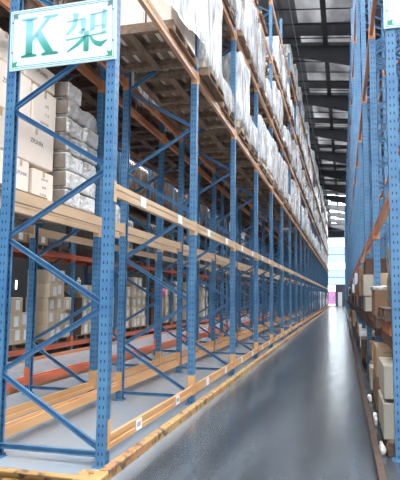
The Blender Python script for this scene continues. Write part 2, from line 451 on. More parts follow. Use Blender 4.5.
def text_part(name, body, size, mat, parent, loc, rot, sx=1.0):
    src = TEXTS[body]
    b = MB(); k = size
    b.add([(v.co.x*k*sx, v.co.y*k, v.co.z*k) for v in src.vertices], [tuple(p.vertices) for p in src.polygons])
    o = obj(name, b.mesh(name, mat), parent, loc); o.rotation_euler = rot
    return o

def rack(label, xf, s, y0, nb, H, levels, mats, nodes_even_outer=True, caps=(100, 96), first=0, stickers=False, inner_mats=None):
    """one bolted row: frames every BAY; xf aisle face, s = which way the row is deep"""
    r = thing('pallet_rack', label, 'rack', (xf, y0, 0))
    po, pi, = post_mesh(s, H), post_mesh(-s, H)
    uo, ui = s*PX/2, s*(DEP-PX/2)
    zs = [.13]
    while zs[-1] + .605 < H-.15: zs.append(zs[-1]+.605)
    up = MB().bar((uo, 0, 0), (ui, 0, .605), .045, .03, (0, -1, 0), True).mesh('brace', BLUE2)
    dn = MB().bar((ui, 0, 0), (uo, 0, .605), .045, .03, (0, -1, 0), True).mesh('brace', BLUE2)
    hz = MB().bar((uo, 0, 0), (ui, 0, 0), .045, .03, (0, -1, 0), True).mesh('strut', BLUE2)
    nbr, far = 0, []
    for k in range(nb+1):
        y = k*BAY + PY/2
        for u, m in ((uo, po), (ui, pi)):
            p = obj('upright_post', m, r, (u, y, 0))
            if k < 9: obj('foot_plate', PLATE, p)
        items = [(hz, (0, y, .1))]
        for i in range(len(zs)-1):
            m = up if (i % 2 == 0) == nodes_even_outer else dn
            items.append((m, (0, y, zs[i])))
        items.append((hz, (0, y, H-.12)))
        if nbr + len(items) <= caps[0] and k < 6:
            for m, l in items: obj('strut' if m is hz else 'brace', m, r, l)
            nbr += len(items)
        else: far += items
    merged('brace', far, BLUE2, r)
    fb, nbeam = [], 0
    for li, z in enumerate(levels):
        pass
    inner_mats = inner_mats or mats
    bm = {}
    for li, z in enumerate(levels):
        bm[li, 0] = beam_mesh(s, mats[li], z < .5); bm[li, 1] = beam_mesh(-s, inner_mats[li], z < .5)
    for k in range(nb):
        for li, z in enumerate(levels):
            for side in (0, 1):
                loc = (0 if side == 0 else s*DEP, k*BAY + PY, z)
                if nbeam < caps[1] and k*len(levels)*2 + len(levels)*2 <= caps[1]:
                    o = obj('load_beam', bm[li, side], r, loc); nbeam += 1
                    if stickers and side == 0 and li < 2:
                        for dy in (.68, 1.96):
                            st = obj('location_label', STICKER[li], o, (-s*.0005, dy, -.057))
                            st['label'] = 'white paper location label'
                            if k < 2 and li == 0:
                                pass
                else: fb.append((bm[li, side], loc, mats[li] if side == 0 else inner_mats[li]))
    for mt in {m.m.name: m for m in mats + inner_mats}.values():
        its = [(m, l) for m, l, q in fb if q is mt]
        if its: merged('load_beam', its, mt, r)
    return r

def sticker_mesh(li):
    b = MB().box(-.001, -.075, -.05, .004, .075, .05)
    return b.mesh('location_label', WHITE)
STICKER = [sticker_mesh(0), sticker_mesh(1)]
LV = [.25, 2.42, 4.54, 6.49, 8.38, 10.18]
A = rack('tall blue and orange pallet rack whose end frame carries the K sign, lining the aisle', XL, -1, Y1, NB, 11.0, LV,
         [YELLOWOR, PALEORANGE, LITOR, LITOR, LITOR, LITOR], stickers=True,
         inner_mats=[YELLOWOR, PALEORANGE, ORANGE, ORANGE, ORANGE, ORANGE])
XB = XL - DEP - .32
B = rack('blue pallet rack standing back to back behind the rack with the K sign', XB, -1, Y1, 18, 8.9, LV[:4],
         [YELLOWOR, PALEORANGE, ORANGE, ORANGE], inner_mats=[REDOR, PALEORANGE, ORANGE, ORANGE])
XC = -6.65
Cr = rack('blue pallet rack across the next aisle holding cartons with white labels', XC, 1*-1, Y1+BAY, 14, 8.9, LV[:4],
          [REDOR, REDOR, PALEORANGE, ORANGE])
LVR = [1.07, 2.42, 5.36, 9.15]
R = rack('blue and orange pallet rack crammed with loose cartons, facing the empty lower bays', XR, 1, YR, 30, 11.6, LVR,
         [SHADEOR, ORANGE, ORANGE, ORANGE])
R2 = rack('blue pallet rack standing back to back behind the carton rack', XR+DEP+.32, 1, YR, 22, 11.0, LVR, [ORANGE, PALEORANGE, ORANGE, ORANGE])
R.rotation_euler.z = R2.rotation_euler.z = .0036   # this row closes in on the aisle very slightly
# writing on the nearest floor-level label
for o in [x for x in A.children_recursive if x.name.startswith('location_label')][:2]:
    text_part('lettering', 'K01', .062, INK, o, (.0048, 0, 0), (math.pi/2, 0, math.pi/2), sx=.9)

# guard rails
b = MB()
b.prism([(-1.86, 0), (-1.79, 0), (-1.79, .075), (-1.80, .085), (-1.86, .085), (-1.86, .075), (-1.80, .072), (-1.80, .01), (-1.86, .01)], 'y', 4.07, 71.2)
g = thing('guard_rail', 'worn yellow and red steel guard rail on the floor along the tall rack', 'guard rail', (0, 0, 0))
obj('rail', b.mesh('rail', GUARD), g)
for k in range(10):
    obj('anchor_bracket', MB().box(-1.87, Y1-.1+k*BAY, 0, -1.80, Y1+.06+k*BAY, .05).mesh('bracket', RUST), g)
g = thing('guard_rail', 'worn yellow steel guard rail across the foot of the end frame', 'guard rail', (0, 0, 0))
obj('rail', MB().prism([(3.87, 0), (3.95, 0), (3.95, .07), (3.87, .07), (3.87, .062), (3.94, .06), (3.94, .01), (3.87, .01)], 'x', -4.3, -1.98).mesh('rail', GUARD), g)
cb = obj('corner_bracket', MB().cbox(-1.99, 3.86, 0, -1.77, 4.06, .085, .012).tube((-1.88, 3.97, .085), (-1.88, 3.97, .105), .022, 10).mesh('corner', GUARD), g)
cb['label'] = 'scuffed yellow corner bracket with rust'
for xx, lab in ((-4.66, 'orange floor rail along the next aisle, by the back to back rack'), (-6.48, 'orange floor rail along the next aisle, by the labelled cartons')):
    tag(obj('guard_rail', MB().prism([(xx-.03, 0), (xx+.03, 0), (xx+.03, .07), (xx-.03, .07)], 'y', 7, 55).mesh('rail', ORANGE)), lab, 'guard rail')
g = obj('guard_rail', MB().prism([(-.028, 0), (.028, 0), (.028, .06), (-.028, .06)], 'y', -1.2, 64).mesh('rail', RUST), None, (.262, 5.2, 0), .0036)
tag(g, 'rust brown guard rail on the floor below the loose cartons', 'guard rail')

# ------------------------------------------------------------------ signs
def gradient(name, stops, z0, z1):
    m = M(name, (90, 170, 170), .45)
    s = m.node('ShaderNodeSeparateXYZ'); m.link(m.coord('Object'), s.inputs[0])
    f = m.math('DIVIDE', m.math('SUBTRACT', s.outputs[2], z0), z1-z0)
    m.base(m.ramp(f, stops)); return m
SIGNFACE = M('white_sign_face', (208, 234, 234), .35)
LINEM = M('sign_border_ink', (92, 120, 128), .6)
TEAL = gradient('printed_teal_lettering', [(0, (36, 124, 108)), (.3, (70, 158, 146)), (.62, (146, 194, 208)), (1, (122, 182, 194))], .10, .49)
CORN = M('green_corner_ink', (60, 150, 120), .6)
SW, SH = 1.075, .585
def flat(b, poly, y0=-.004, y1=-.0005):
    """a printed shape: polygon in x,z raised a hair from the sign face; triangulation is left to fan-safe pieces"""
    b.prism(poly, 'y', y0, y1)
def sign(label, loc, lettered):
    t = thing('aisle_sign', label, 'sign', loc)
    obj('panel', MB().cbox(0, 0, 0, SW, .018, SH, .003).mesh('panel', SIGNFACE), t)
    b = MB(); m, w = .035, .004
    c = .05
    pts = [(m+c, m), (SW-m-c, m), (SW-m-c*.35, m+c*.35), (SW-m, m+c), (SW-m, SH-m-c), (SW-m-c*.35, SH-m-c*.35), (SW-m-c, SH-m), (m+c, SH-m), (m+c*.35, SH-m-c*.35), (m, SH-m-c), (m, m+c), (m+c*.35, m+c*.35)]
    for p, q in zip(pts, pts[1:] + pts[:1]): b.bar((p[0], -.001, p[1]), (q[0], -.001, q[1]), w, .003, (0, 1, 0))
    for p, q in (((.018, .018), (SW-.018, .018)), ((SW-.018, .018), (SW-.018, SH-.018)), ((SW-.018, SH-.018), (.018, SH-.018)), ((.018, SH-.018), (.018, .018))):
        b.bar((p[0], -.001, p[1]), (q[0], -.001, q[1]), .0035, .003, (0, 1, 0))
    obj('border_line', b.mesh('border', LINEM), t)
    for sx in (0, 1):
        for sz in (0, 1):
            b = MB(); X = lambda u: (SW-u if sx else u); Z = lambda v: (SH-v if sz else v)
            for pl in ([(.03, .03), (.10, .034), (.066, .05)], [(.03, .03), (.034, .10), (.05, .066)], [(.034, .034), (.085, .085), (.05, .075)], [(.034, .034), (.085, .085), (.075, .05)]):
                flat(b, [(X(u), Z(v)) for u, v in pl])
            obj('corner_ornament', b.mesh('ornament', CORN if not sz else LINEM), t)
    for x in (.03, SW-.03):
        for z in (SH*.3, SH*.8):
            obj('screw', MB().tube((x, -.006, z), (x, .004, z), .008, 8).mesh('screw', STEEL), t)
    if lettered:
        # K, a bold serif capital
        b = MB()
        def P(*q): flat(b, [(.105 + u*.40, .115 + v*.38) for u, v in q])
        P((.05, 0), (.45, 0), (.45, .045), (.34, .07), (.16, .07), (.05, .045))
        P((.05, 1), (.45, 1), (.45, .955), (.34, .93), (.16, .93), (.05, .955))
        P((.16, .05), (.34, .05), (.34, .95), (.16, .95))
        P((.34, .40), (.46, .53), (.78, .93), (.70, .93), (.34, .52))
        P((.62, 1), (.98, 1), (.98, .96), (.80, .93), (.72, .93), (.62, .96))
        P((.42, .52), (.55, .64), (.88, .07), (.68, .07))
        P((.58, 0), (1.0, 0), (1.0, .045), (.90, .075), (.66, .075), (.58, .045))
        o = obj('letter', b.mesh('letter', TEAL), t)
        # jia, "rack": 力 and 口 above 木
        b = MB()
        def P(*q): flat(b, [(.585 + u*.41, .10 + v*.385) for u, v in q])
        P((.02, .80), (.44, .83), (.44, .81), (.02, .775))                         # 力: bar
        P((.34, .81), (.44, .83), (.49, .80), (.46, .52), (.38, .52))              # hook stem
        P((.46, .56), (.40, .45), (.30, .49), (.38, .55))                          # hook
        P((.17, .98), (.30, .97), (.27, .75), (.17, .75))                          # falling stroke
        P((.17, .76), (.27, .76), (.22, .62), (.02, .46), (.0, .48), (.11, .62))
        P((.58, .90), (.70, .90), (.69, .52), (.58, .48))                          # 口: left
        P((.60, .90), (.96, .94), (.96, .915), (.60, .875))                        # top
        P((.86, .92), (.90, 1.0), (1.0, .93), (.97, .88), (.97, .52), (.86, .50))  # right
        P((.66, .61), (.90, .61), (.90, .585), (.66, .585))                        # base
        P((.0, .355), (.88, .415), (.88, .39), (.0, .33))                          # 木: bar
        P((.82, .40), (.92, .48), (1.0, .40), (.90, .385))
        P((.43, .50), (.555, .50), (.555, .02), (.50, .0), (.43, .02))             # stem
        P((.42, .38), (.46, .38), (.46, .30), (.30, .16), (.03, .03), (.02, .05), (.22, .20))  # left falling
        P((.56, .37), (.60, .38), (.70, .25), (.84, .20), (1.0, .24), (.98, .20), (.84, .07), (.70, .14), (.62, .24))  # right falling
        obj('character', b.mesh('character', TEAL), t)
    return t
sg = sign('white sign with a green letter K and a Chinese character on the end frame', (XL-DEP+.035, Y1-.022, 3.507), True)
sg.rotation_euler = (0, math.radians(-.8), 0)
sign('white sign with a green corner ornament, on the end frame of the carton rack', (XR-.015, YR-.022, 3.975), False)

# ------------------------------------------------------------------ pallets
PXs, PYs = 1.12, 1.10
def pallet_meshes(mat):
    db = MB().cbox(-.05, -PYs/2, 0, .05, PYs/2, .02, .003).mesh('deck_board', mat)
    st = MB().cbox(-PXs/2, -.045, 0, PXs/2, .045, .085, .003).mesh('stringer', mat)
    bb = MB().cbox(-.055, -PYs/2, 0, .055, PYs/2, .02, .003).mesh('bottom_board', mat)
    return db, st, bb
PM = {'w': pallet_meshes(WOOD), 'd': pallet_meshes(DARKWOOD)}
def whole_pallet(mat):
    b = MB()
    for i in range(7): b.box(-.5+i*.5/3-.05+0, -PYs/2, .105, -.5+i*.5/3+.05, PYs/2, .125)
    for y in (-.5, 0, .5): b.box(-PXs/2, y-.045, .02, PXs/2, y+.045, .105)
    for x in (-.5, 0, .5): b.box(x-.055, -PYs/2, 0, x+.055, PYs/2, .02)
    return b.mesh('wooden_pallet', mat)
WP = {'w': whole_pallet(WOOD), 'd': whole_pallet(DARKWOOD)}
def pallet(x, y, z, label, group, detail, k='w'):
    if not detail:
        return tag(obj('wooden_pallet', WP[k], None, (x, y, z)), label, 'pallet', group)
    t = thing('wooden_pallet', label, 'pallet', (x, y, z), 0, group)
    d, s, b = PM[k]
    for i in range(7): obj('deck_board', d, t, (-.5+i*.5/3, 0, .105))
    for yy in (-.5, 0, .5): obj('stringer', s, t, (0, yy, .02))
    for xx in (-.5, 0, .5): obj('bottom_board', b, t, (xx, 0, 0))
    return t
PH = .125

# ------------------------------------------------------------------ wrapped loads
def load_variant(h, seed, goods, filmm, n=(5, 7, 9), w=1.04, l=1.06):
    g = MB(); R_ = random.Random(seed)
    nl = max(2, round(h/.36)); hh = h/nl
    for i in range(nl):
        for j in range(2):
            for q in range(2):
                o = R_.uniform(0, .012)
                g.cbox(-w/2+q*w/2+.004+o, -l/2+j*l/2+.004, i*hh+.003, -w/2+(q+1)*w/2-.004-o, -l/2+(j+1)*l/2-.004, (i+1)*hh-.003, .008)
    gm = g.mesh('goods', goods)
    f = MB().softbox(w+.06, l+.06, h+.03, n, .012, seed, .05, .16)
    fm = f.mesh('stretch_film', filmm)
    return h, gm, fm
VAR = [load_variant(1.50, 1, TANCARD, FILM), load_variant(1.35, 2, KRAFT, FILM2), load_variant(1.15, 3, TANCARD, FILM),
       load_variant(1.55, 4, GREYCARD, FILM2), load_variant(.85, 5, KRAFT, FILM), load_variant(1.45, 6, PINKCARD, FILM),
       load_variant(1.25, 8, BROWN, FILM2), load_variant(.42, 9, TANCARD, FILM2), load_variant(.62, 10, KRAFT, FILM), load_variant(1.4, 11, DARKBROWN, DULLFILM), load_variant(1.1, 12, DARKBROWN, DULLFILM)]
LOOK = ['tall white film-wrapped', 'film-wrapped brown', 'white film-wrapped', 'grey film-wrapped', 'low white film-wrapped', 'pale film-wrapped', 'dull film-wrapped', 'very low tan film-wrapped', 'half-height film-wrapped', 'dark-brown wrapped', 'squat brown-wrapped']
def wrapped(x, y, z, v, label, group, flip=0):
    t = thing('wrapped_load', label, 'pallet load', (x, y, z), math.pi*flip, group)
    h, gm, fm = VAR[v]
    obj('goods', gm, t); obj('stretch_film', fm, t)
    return t
TIER = {2: 'second', 3: 'third', 4: 'fourth', 5: 'fifth', 6: 'top'}
FORCE = {('K sign rack', 3, 1, 0): 0, ('K sign rack', 3, 1, 1): 7, ('K sign rack', 3, 2, 0): 0, ('K sign rack', 3, 2, 1): 8, ('K sign rack', 4, 1, 0): 1, ('K sign rack', 4, 2, 0): 8, ('K sign rack', 4, 2, 1): 0}
def place_loads(row, xf, tiers, bays, skip, probs, detail_bays, kinds, wood='w', dx=0.0):
    xc = xf - DEP/2 + dx
    for ti in tiers:
        z = LV[ti-1]
        for k in bays:
            for h in (0, 1):
                if (ti, k, h) in skip: continue
                y = Y1 + k*BAY + PY + .68 + h*1.29 + rnd.uniform(-.03, .03)
                if rnd.random() > probs.get(ti, 1): continue
                half = ('nearer', 'farther')[h]; ex = 0.0
                if row == 'K sign rack' and (ti, k, h) == (3, 1, 0): y = 7.81; ex = .06
                pallet(xc + ex + rnd.uniform(-.02, .03), y, z+.002, 'wooden pallet, %s tier of the %s, %s bay, %s half' % (TIER[ti], row, ORD[k], half),
                       'pallets in the ' + row, k < detail_bays, wood)
                if rnd.random() < .94:
                    v = FORCE.get((row, ti, k, h), rnd.choice([q for q in kinds if not (ti == 5 and q in (0, 3))]))
                    wrapped(xc + ex + rnd.uniform(-.02, .03), y + rnd.uniform(-.02, .02), z+.002+PH, v,
                            '%s load, %s tier of the %s, %s bay, %s half' % (LOOK[v], TIER[ti], row, ORD[k], half), 'wrapped loads in the ' + row, rnd.randint(0, 1))
skipA = {(3, 0, 0), (3, 0, 1), (4, 0, 0), (4, 0, 1), (5, 0, 0), (5, 0, 1), (5, 1, 0), (5, 1, 1), (5, 2, 0)}
place_loads('K sign rack', XL, (3, 4, 5), range(0, NB), skipA, {3: .95, 4: .9, 5: .85}, 3, (0, 1, 2, 2, 3, 4, 5, 6, 6, 7, 8, 8), dx=.05)
place_loads('K sign rack', XL, (6,), range(6, NB), set(), {6: .75}, 0, (0, 2, 4, 5), dx=.03)
place_loads('back to back rack', XB, (3,), range(0, 15), set(), {}, 4, (1, 6, 9), 'd')
place_loads('back to back rack', XB, (4,), range(0, 5), set(), {}, 1, (1, 3, 6), 'd')
place_loads('rack across the next aisle', XC, (2, 3), range(2, 12), {(2, 2, 0), (2, 2, 1), (2, 3, 0)}, {2: .9}, 0, (6, 9, 9, 10), 'd')
# wrapped white stacks low down at the far end of the tall rack
for k in range(15, NB):
    for h in (0, 1):
        y = Y1 + k*BAY + PY + .68 + h*1.29
        if rnd.random() < .25: continue
        lab = '%s bay, %s half' % (ORD[k], ('nearer', 'farther')[h])
        pallet(XL-.52, y, .252, 'wooden pallet on the lowest beams of the K sign rack, ' + lab, 'pallets low in the K sign rack', False)
        wrapped(XL-.52, y, .252+PH, rnd.choice((2, 4, 5)), 'white wrapped stack on the lowest beams of the K sign rack, ' + lab, 'white stacks low in the K sign rack')

# the nearest third-tier load: cartons under a loose white film that hangs out over the aisle
yA = Y1 + PY + .68 + 1.29
pallet(XL-DEP/2+.04, yA, LV[2]+.002, 'wooden pallet with red stamped marks, third tier beside the K sign', 'pallets in the K sign rack', True)
last = [o for o in COL.objects if o.name.startswith('wooden_pallet') and o.parent is None][-1]
fp = obj('fascia_board', MB().cbox(-PXs/2, -PYs/2-.018, .0, PXs/2, -PYs/2, .115, .003).mesh('fascia', WOOD), last)
for i, ch in enumerate(('CR', 'CH', 'OR')):
    text_part('stamped_mark', ch, .055, REDINK, fp, (-.42+i*.16, -PYs/2-.0195, .06), (math.pi/2, 0, 0))
t = thing('wrapped_load', 'white film-draped carton load hanging over the aisle, third tier beside the sign', 'pallet load', (XL-DEP/2+.04, yA, LV[2]+.002+PH), 0, 'wrapped loads in the K sign rack')
g = MB()
for i in range(4):
    for q in range(3):
        for j in range(2):
            g.cbox(-.53+q*.353+.003, -.54+j*.54, i*.37+.002, -.53+(q+1)*.353-.003, -.54+(j+1)*.54-.006, (i+1)*.37-.002, .006)
obj('goods', g.mesh('goods', PINKCARD), t)
obj('strap', MB().box(-.33, -.545, 0, -.30, -.541, 1.48).box(.2, -.545, 0, .22, -.541, 1.48).mesh('strap', DARKPLASTIC), t)
# draped sheet: thin closed shell with folds, hem curving up towards the near end
def drape(y0, y1, ztop, hem, seed, x0=.57, n=(40, 26)):
    R_ = random.Random(seed); b = MB(); vs = []
    ph = [(R_.uniform(3, 22), R_.uniform(0, 6.3), R_.uniform(.2, 1)) for _ in range(7)]
    for th in (0, -.006):
        for i in range(n[0]+1):
            u = i/n[0]; y = y0 + (y1-y0)*u
            for j in range(n[1]+1):
                v = j/n[1]; zb = hem(u)
                z = ztop + (zb-ztop)*v
                w = sum(a*math.sin(f*y*1.6 + p + v*2.2*math.sin(p)) for f, p, a in ph)/4
                x = x0 + .015 + .05*v*v + w*.022*(.3+v) + R_.uniform(-.004, .004)*0 + th
                vs.append((x, y + .02*math.sin(7*v+seed), z))
    m = n[1]+1; N = (n[0]+1)*m
    fs = []
    for i in range(n[0]):
        for j in range(n[1]):
            a = i*m+j
            fs.append((a, a+1, a+m+1, a+m)); fs.append((N+a, N+a+m, N+a+m+1, N+a+1))
    for i in range(n[0]):
        for j in (0, n[1]):
            a = i*m+j; fs.append((a, a+m, N+a+m, N+a))
    for j in range(n[1]):
        for i in (0, n[0]):
            a = i*m+j; fs.append((a, a+1, N+a+1, N+a))
    return b.add(vs, fs, True).mesh('hanging_film', FILM)
hf = obj('hanging_film', drape(-1.10, .79, 1.52, lambda u: -.12 + .34*u**.8 + .03*math.sin(u*11), 3, .575), t)
hf['label'] = 'loose white plastic film'
# ------------------------------------------------------------------ cartons and bags in the near bays
def carton_mesh(sx, sy, sz, mat, c=.007):
    return MB().cbox(-sx/2, -sy/2, 0, sx/2, sy/2, sz, c).mesh('carton_body', mat)
def tape_part(t, sx, sy, sz, mat):
    b = MB().box(-sx/2, -.025, sz, sx/2, .025, sz+.0012).box(sx/2, -.025, sz*.8, sx/2+.0012, .025, sz+.0012).box(-sx/2-.0012, -.025, sz*.8, -sx/2, .025, sz+.0012)
    return obj('packing_tape', b.mesh('tape', mat), t)
TAPE = M('tan_packing_tape', (206, 176, 140), .3)
def printed(t, sx, sy, sz, rows, mat=INK):
    """a few lines of print on the face towards the aisle"""
    for txt, size, y, z in rows:
        text_part('printed_text', txt, size, mat, t, (sx/2+.0008, y, z), (math.pi/2, 0, math.pi/2))
GP = 'pale cartons in the first bay of the back to back rack'
zB = LV[1] + .002
pallet(XB-DEP/2+.02, 5.12, zB, 'wooden pallet under the pale printed cartons in the back to back rack', 'pallets in the back to back rack', True)
pallet(XB-DEP/2+.02, 6.42, zB, 'wooden pallet under the silvery wrapped bags in the back to back rack', 'pallets in the back to back rack', True)
z0 = zB + PH
lay = [  # y0, y1, z0, z1, label, print
    (4.50, 5.02, 0, .42, 'pale pink carton at the bottom of the stack under the sign, nearer the aisle end', None),
    (5.04, 5.38, 0, .40, 'pale pink carton with small print in the bottom row, beside the gap', ('ZPUHRK', .055)),
    (5.46, 5.92, 0, .36, 'pale pink carton at the bottom corner with three lines of print', 'lines'),
    (4.50, 5.10, .425, .86, 'pale pink carton in the middle row behind the blue end post', None),
    (5.11, 5.92, .405, .86, 'wide pale pink carton with a line of print in the middle row', ('ZPUHRK', .075)),
    (4.50, 5.36, .865, 1.38, 'pale pink carton in the third row behind the upper brace', ('ZPUHRK', .075)),
    (5.40, 5.93, .865, 1.36, 'pale pink carton with green tape marks in the third row by the bags', 'lines2'),
    (4.50, 5.20, 1.385, 1.72, 'pale pink carton on top of the stack, behind the sign', None),
    (5.22, 5.90, 1.385, 1.66, 'pale pink carton on top of the stack, below the sign edge', ('ZPUHRK', .07)),
]
for ya, yb, za, zb, lab, pr in lay:
    ya, yb = ya+.13, yb+.13
    sx, sy, sz = .9, yb-ya, zb-za-.004
    t = thing('carton', lab, 'carton', (XB-.60+rnd.uniform(0, .02), (ya+yb)/2, z0+za), 0, GP)
    obj('carton_body', carton_mesh(sx, sy, sz, PINKCARD, .012), t); tape_part(t, sx, sy, sz, TAPE)
    if pr == 'lines': printed(t, sx, sy, sz, [('AKH XB', .04, .02, sz*.72), ('RSTE', .04, .02, sz*.45), ('H 2KGN', .04, .0, sz*.2)])
    elif pr == 'lines2':
        printed(t, sx, sy, sz, [('N.G', .045, .05, sz*.62)]); printed(t, sx, sy, sz, [('52 30', .045, .05, sz*.4)], GREENINK); printed(t, sx, sy, sz, [('CERHXNM', .04, .0, sz*.16)])
    elif pr: printed(t, sx, sy, sz, [(pr[0], pr[1], .02, sz*.6)])
# silvery wrapped bags, seven courses
GB = 'silvery wrapped bags in the first bay'
POS = ['bottom', 'second', 'third', 'fourth', 'fifth', 'sixth', 'top']
zc = z0
for i in range(7):
    hh = .216
    segs = [(6.15, 7.02)] if i in (1, 5) else [(6.15, 6.54 + (i % 3)*.05), (6.58 + (i % 3)*.05, 7.02)]
    if i == 6: segs = [(6.15, 6.52)]
    for j, (ya, yb) in enumerate(segs):
        nm = 'long silvery wrapped bag' if len(segs) == 1 else 'short silvery wrapped bag'
        m = MB().softbox(.95, yb-ya, hh, (18, 16, 8), .012, 100+i*3+j, .13).mesh('wrapped_bag', BAGFILM)
        t = thing('wrapped_bag', '%s in the %s course of the stack%s' % (nm, POS[i], '' if len(segs) == 1 else (', nearer the pale cartons' if j == 0 else ', nearer the blue post')), 'bag', (XB-.48+rnd.uniform(-.02, .02), (ya+yb)/2, zc), 0, GB)
        obj('film', m, t)
        if j == 0: fl = obj('end_flap', MB().cbox(-.45, -(yb-ya)/2-.018, .012, .462, -(yb-ya)/2+.03, hh-.014, .012).mesh('flap', DULLBROWN), t)
    zc += hh + .018
# white bags, second bay of the back to back rack
for j, (ya, h, lab) in enumerate(((7.80, .42, 'tall white bag just past the blue post on the second tier'), (8.12, .3, 'crumpled white bag on the second tier beam, beside the taller bag'))):
    t = thing('white_bag', lab, 'bag', (XB-.22, ya, zB), 0, 'white bags on the second tier')
    obj('film', MB().softbox(.4, .3, h, (6, 6, 7), .02, 300+j, .3).mesh('film', BAGFILM), t)
    obj('tied_top', MB().softbox(.12, .1, .09, (4, 4, 4), .01, 320+j, .4).mesh('tie', BAGFILM), t, (0, 0, h-.01))

# ------------------------------------------------------------------ labelled cartons, floor tier of the rack across the next aisle
GC = 'labelled cartons across the next aisle'
LABM = MB().box(0, -.08, -.105, .002, .08, .105).mesh('shipping_label', WHITE)
zc0 = .252
def small_pallet(y, lab, w='d'): pallet(XC-.55, y, zc0, lab, 'low pallets across the next aisle', False, w)
cols = [(10.02, .42, 3, TANCARD), (10.44, .40, 2, TANCARD), (11.52, .37, 5, TANCARD), (11.90, .37, 5, TANCARD), (12.28, .34, 3, TANCARD),
        (12.86, .40, 3, DARKBROWN), (13.28, .34, 4, TANCARD), (13.64, .34, 4, TANCARD), (14.0, .36, 3, TANCARD), (14.5, .40, 4, TANCARD), (14.95, .4, 3, TANCARD),
        (15.75, .4, 2, TANCARD), (16.15, .4, 4, TANCARD), (16.8, .4, 5, TANCARD), (17.22, .4, 5, TANCARD), (17.64, .4, 4, TANCARD),
        (18.6, .4, 4, DARKBROWN), (19.02, .4, 4, TANCARD), (19.5, .4, 3, TANCARD), (20.2, .4, 4, TANCARD), (21.4, .4, 5, TANCARD), (21.82, .4, 4, TANCARD),
        (23.0, .4, 5, TANCARD), (23.40, .32, 5, TANCARD), (24.4, .4, 4, TANCARD), (26.0, .4, 5, TANCARD), (26.66, .4, 4, TANCARD)]
bays_done = set()
for k in range(2, 9):
    for h in (0, 1):
        y = Y1 + k*BAY + PY + .68 + h*1.29
        small_pallet(y, 'low wooden pallet under labelled cartons, %s bay, %s half' % (ORD[k], ('nearer', 'farther')[h]))
for ci, (y, w, n, mt) in enumerate(cols):
    hh = .325
    m = MB().cbox(-.3, -w/2+.006, 0, .3, w/2-.006, hh-.004, .008).mesh('carton_body', mt)
    for i in range(n):
        pos = 'bottom' if i == 0 else ('top' if i == n-1 else ('second' if i == 1 else ('third' if i == 2 else 'fourth')))
        look = 'brown' if mt is DARKBROWN else 'tan'
        t = thing('carton', '%s labelled carton, %s of the %s column of cartons across the next aisle' % (look, pos, ORD[ci] if ci < 25 else ('next-to-last', 'last')[ci-25]), 'carton',
                  (XC-.31+rnd.uniform(-.03, .02), y+w/2, zc0+PH+i*hh), rnd.uniform(-.02, .02), GC)
        obj('carton_body', m, t)
        if mt is not DARKBROWN:
            obj('shipping_label', LABM, t, (.3, rnd.uniform(-.06, .06), hh/2+rnd.uniform(-.02, .03)))
        # deeper cartons show as one block behind the first
for (x, y, z, n) in ((XC-.3, 13.1, zc0+PH+3*.325, 'white bottle standing on the brown cartons'), (XC-.25, 13.45, zc0+PH+4*.325, 'white bottle standing on the tan cartons beside the brown ones'), (XC-.28, 14.15, zc0+PH+3*.325, 'squat white bottle on the lower tan cartons')):
    t = thing('bottle', n, 'bottle', (x, y, z), 0, 'white bottles on the cartons')
    obj('body', MB().tube((0, 0, 0), (0, 0, .14), .06, 12).mesh('bottle_body', WHITE), t)
    obj('cap', MB().tube((0, 0, .138), (0, 0, .2), .028, 10).mesh('cap', WHITE), t)
t = thing('pink_bag', 'small pink bag among the cartons across the next aisle', 'bag', (XC-.1, 19.7, zc0+PH+.325*3+.3))
t.location.z = zc0+PH+.325*3+.02
obj('film', MB().softbox(.4, .40, .3, (6, 6, 5), .02, 77, .35).mesh('film', M('bright_pink_plastic', (232, 96, 150), .4).m), t)
# what lies on its second tier, seen under the pale cartons
for y, w, h, lab in ((10.02, .5, .28, 'small tan carton on the second tier across the next aisle, beside the end post'), (10.95, .45, .30, 'tan carton beside the grey film bundle across the next aisle')):
    t = thing('carton', lab, 'carton', (XC-.32, y+w/2, LV[1]+.002+PH)); obj('carton_body', carton_mesh(.6, w, h, KRAFT), t); obj('shipping_label', LABM, t, (.3, .02, h/2))
for h in (0, 1): pallet(XC-.55, Y1+2*BAY+PY+.68+h*1.29, LV[1]+.002, ('wooden pallet under the small tan cartons across the next aisle', 'wooden pallet under the grey film bundle across the next aisle')[h], 'pallets in the rack across the next aisle', True, 'd')
t = thing('film_bundle', 'long crumpled grey film-wrapped bundle on the second tier across the next aisle', 'bundle', (XC-.5, 12.02, LV[1]+.002+PH))
obj('film', MB().softbox(.8, 1.12, .32, (8, 16, 6), .03, 55, .3).mesh('film', GREYFILM), t)

# ------------------------------------------------------------------ loose cartons in the rack on the other side of the aisle
GR = 'loose cartons in the carton rack'
def rc(x0, x1, ya, yb, za, zb, mt, label, pr=None, tilt=0.0):
    t = thing('carton', label, 'carton', ((x0+x1)/2, (ya+yb)/2, za), tilt, GR)
    sx, sy, sz = x1-x0, yb-ya, zb-za
    obj('carton_body', carton_mesh(sx, sy, sz, mt), t); tape_part(t, sx, sy, sz, TAPE)
    if pr:
        for i, s_ in enumerate(pr):
            text_part('printed_text', s_, .028, INK, t, (-sx/2+.17, -sy/2-.0008, sz*.8-i*.042), (math.pi/2, 0, 0))
    return t
def lowpal(y, z, lab, x=XR+.5): return pallet(x, y, z, lab, 'pallets in the carton rack', True, 'd')
lowpal(5.95, .0, 'dark wooden pallet on the floor under the grey cartons')
lowpal(7.3, .0, 'dark wooden pallet on the floor under the brown printed carton')
rc(.335, .95, 5.50, 6.3, .127, .455, GREYCARD, 'grey carton on the floor pallet behind the nearest post of the carton rack')
rc(.345, .95, 5.52, 6.3, .49, .80, GREYCARD, 'grey carton stacked on another behind the nearest post of the carton rack')
rc(.345, .95, 6.85, 7.75, .127, .50, BROWN, 'brown carton on the floor under the printed carton')
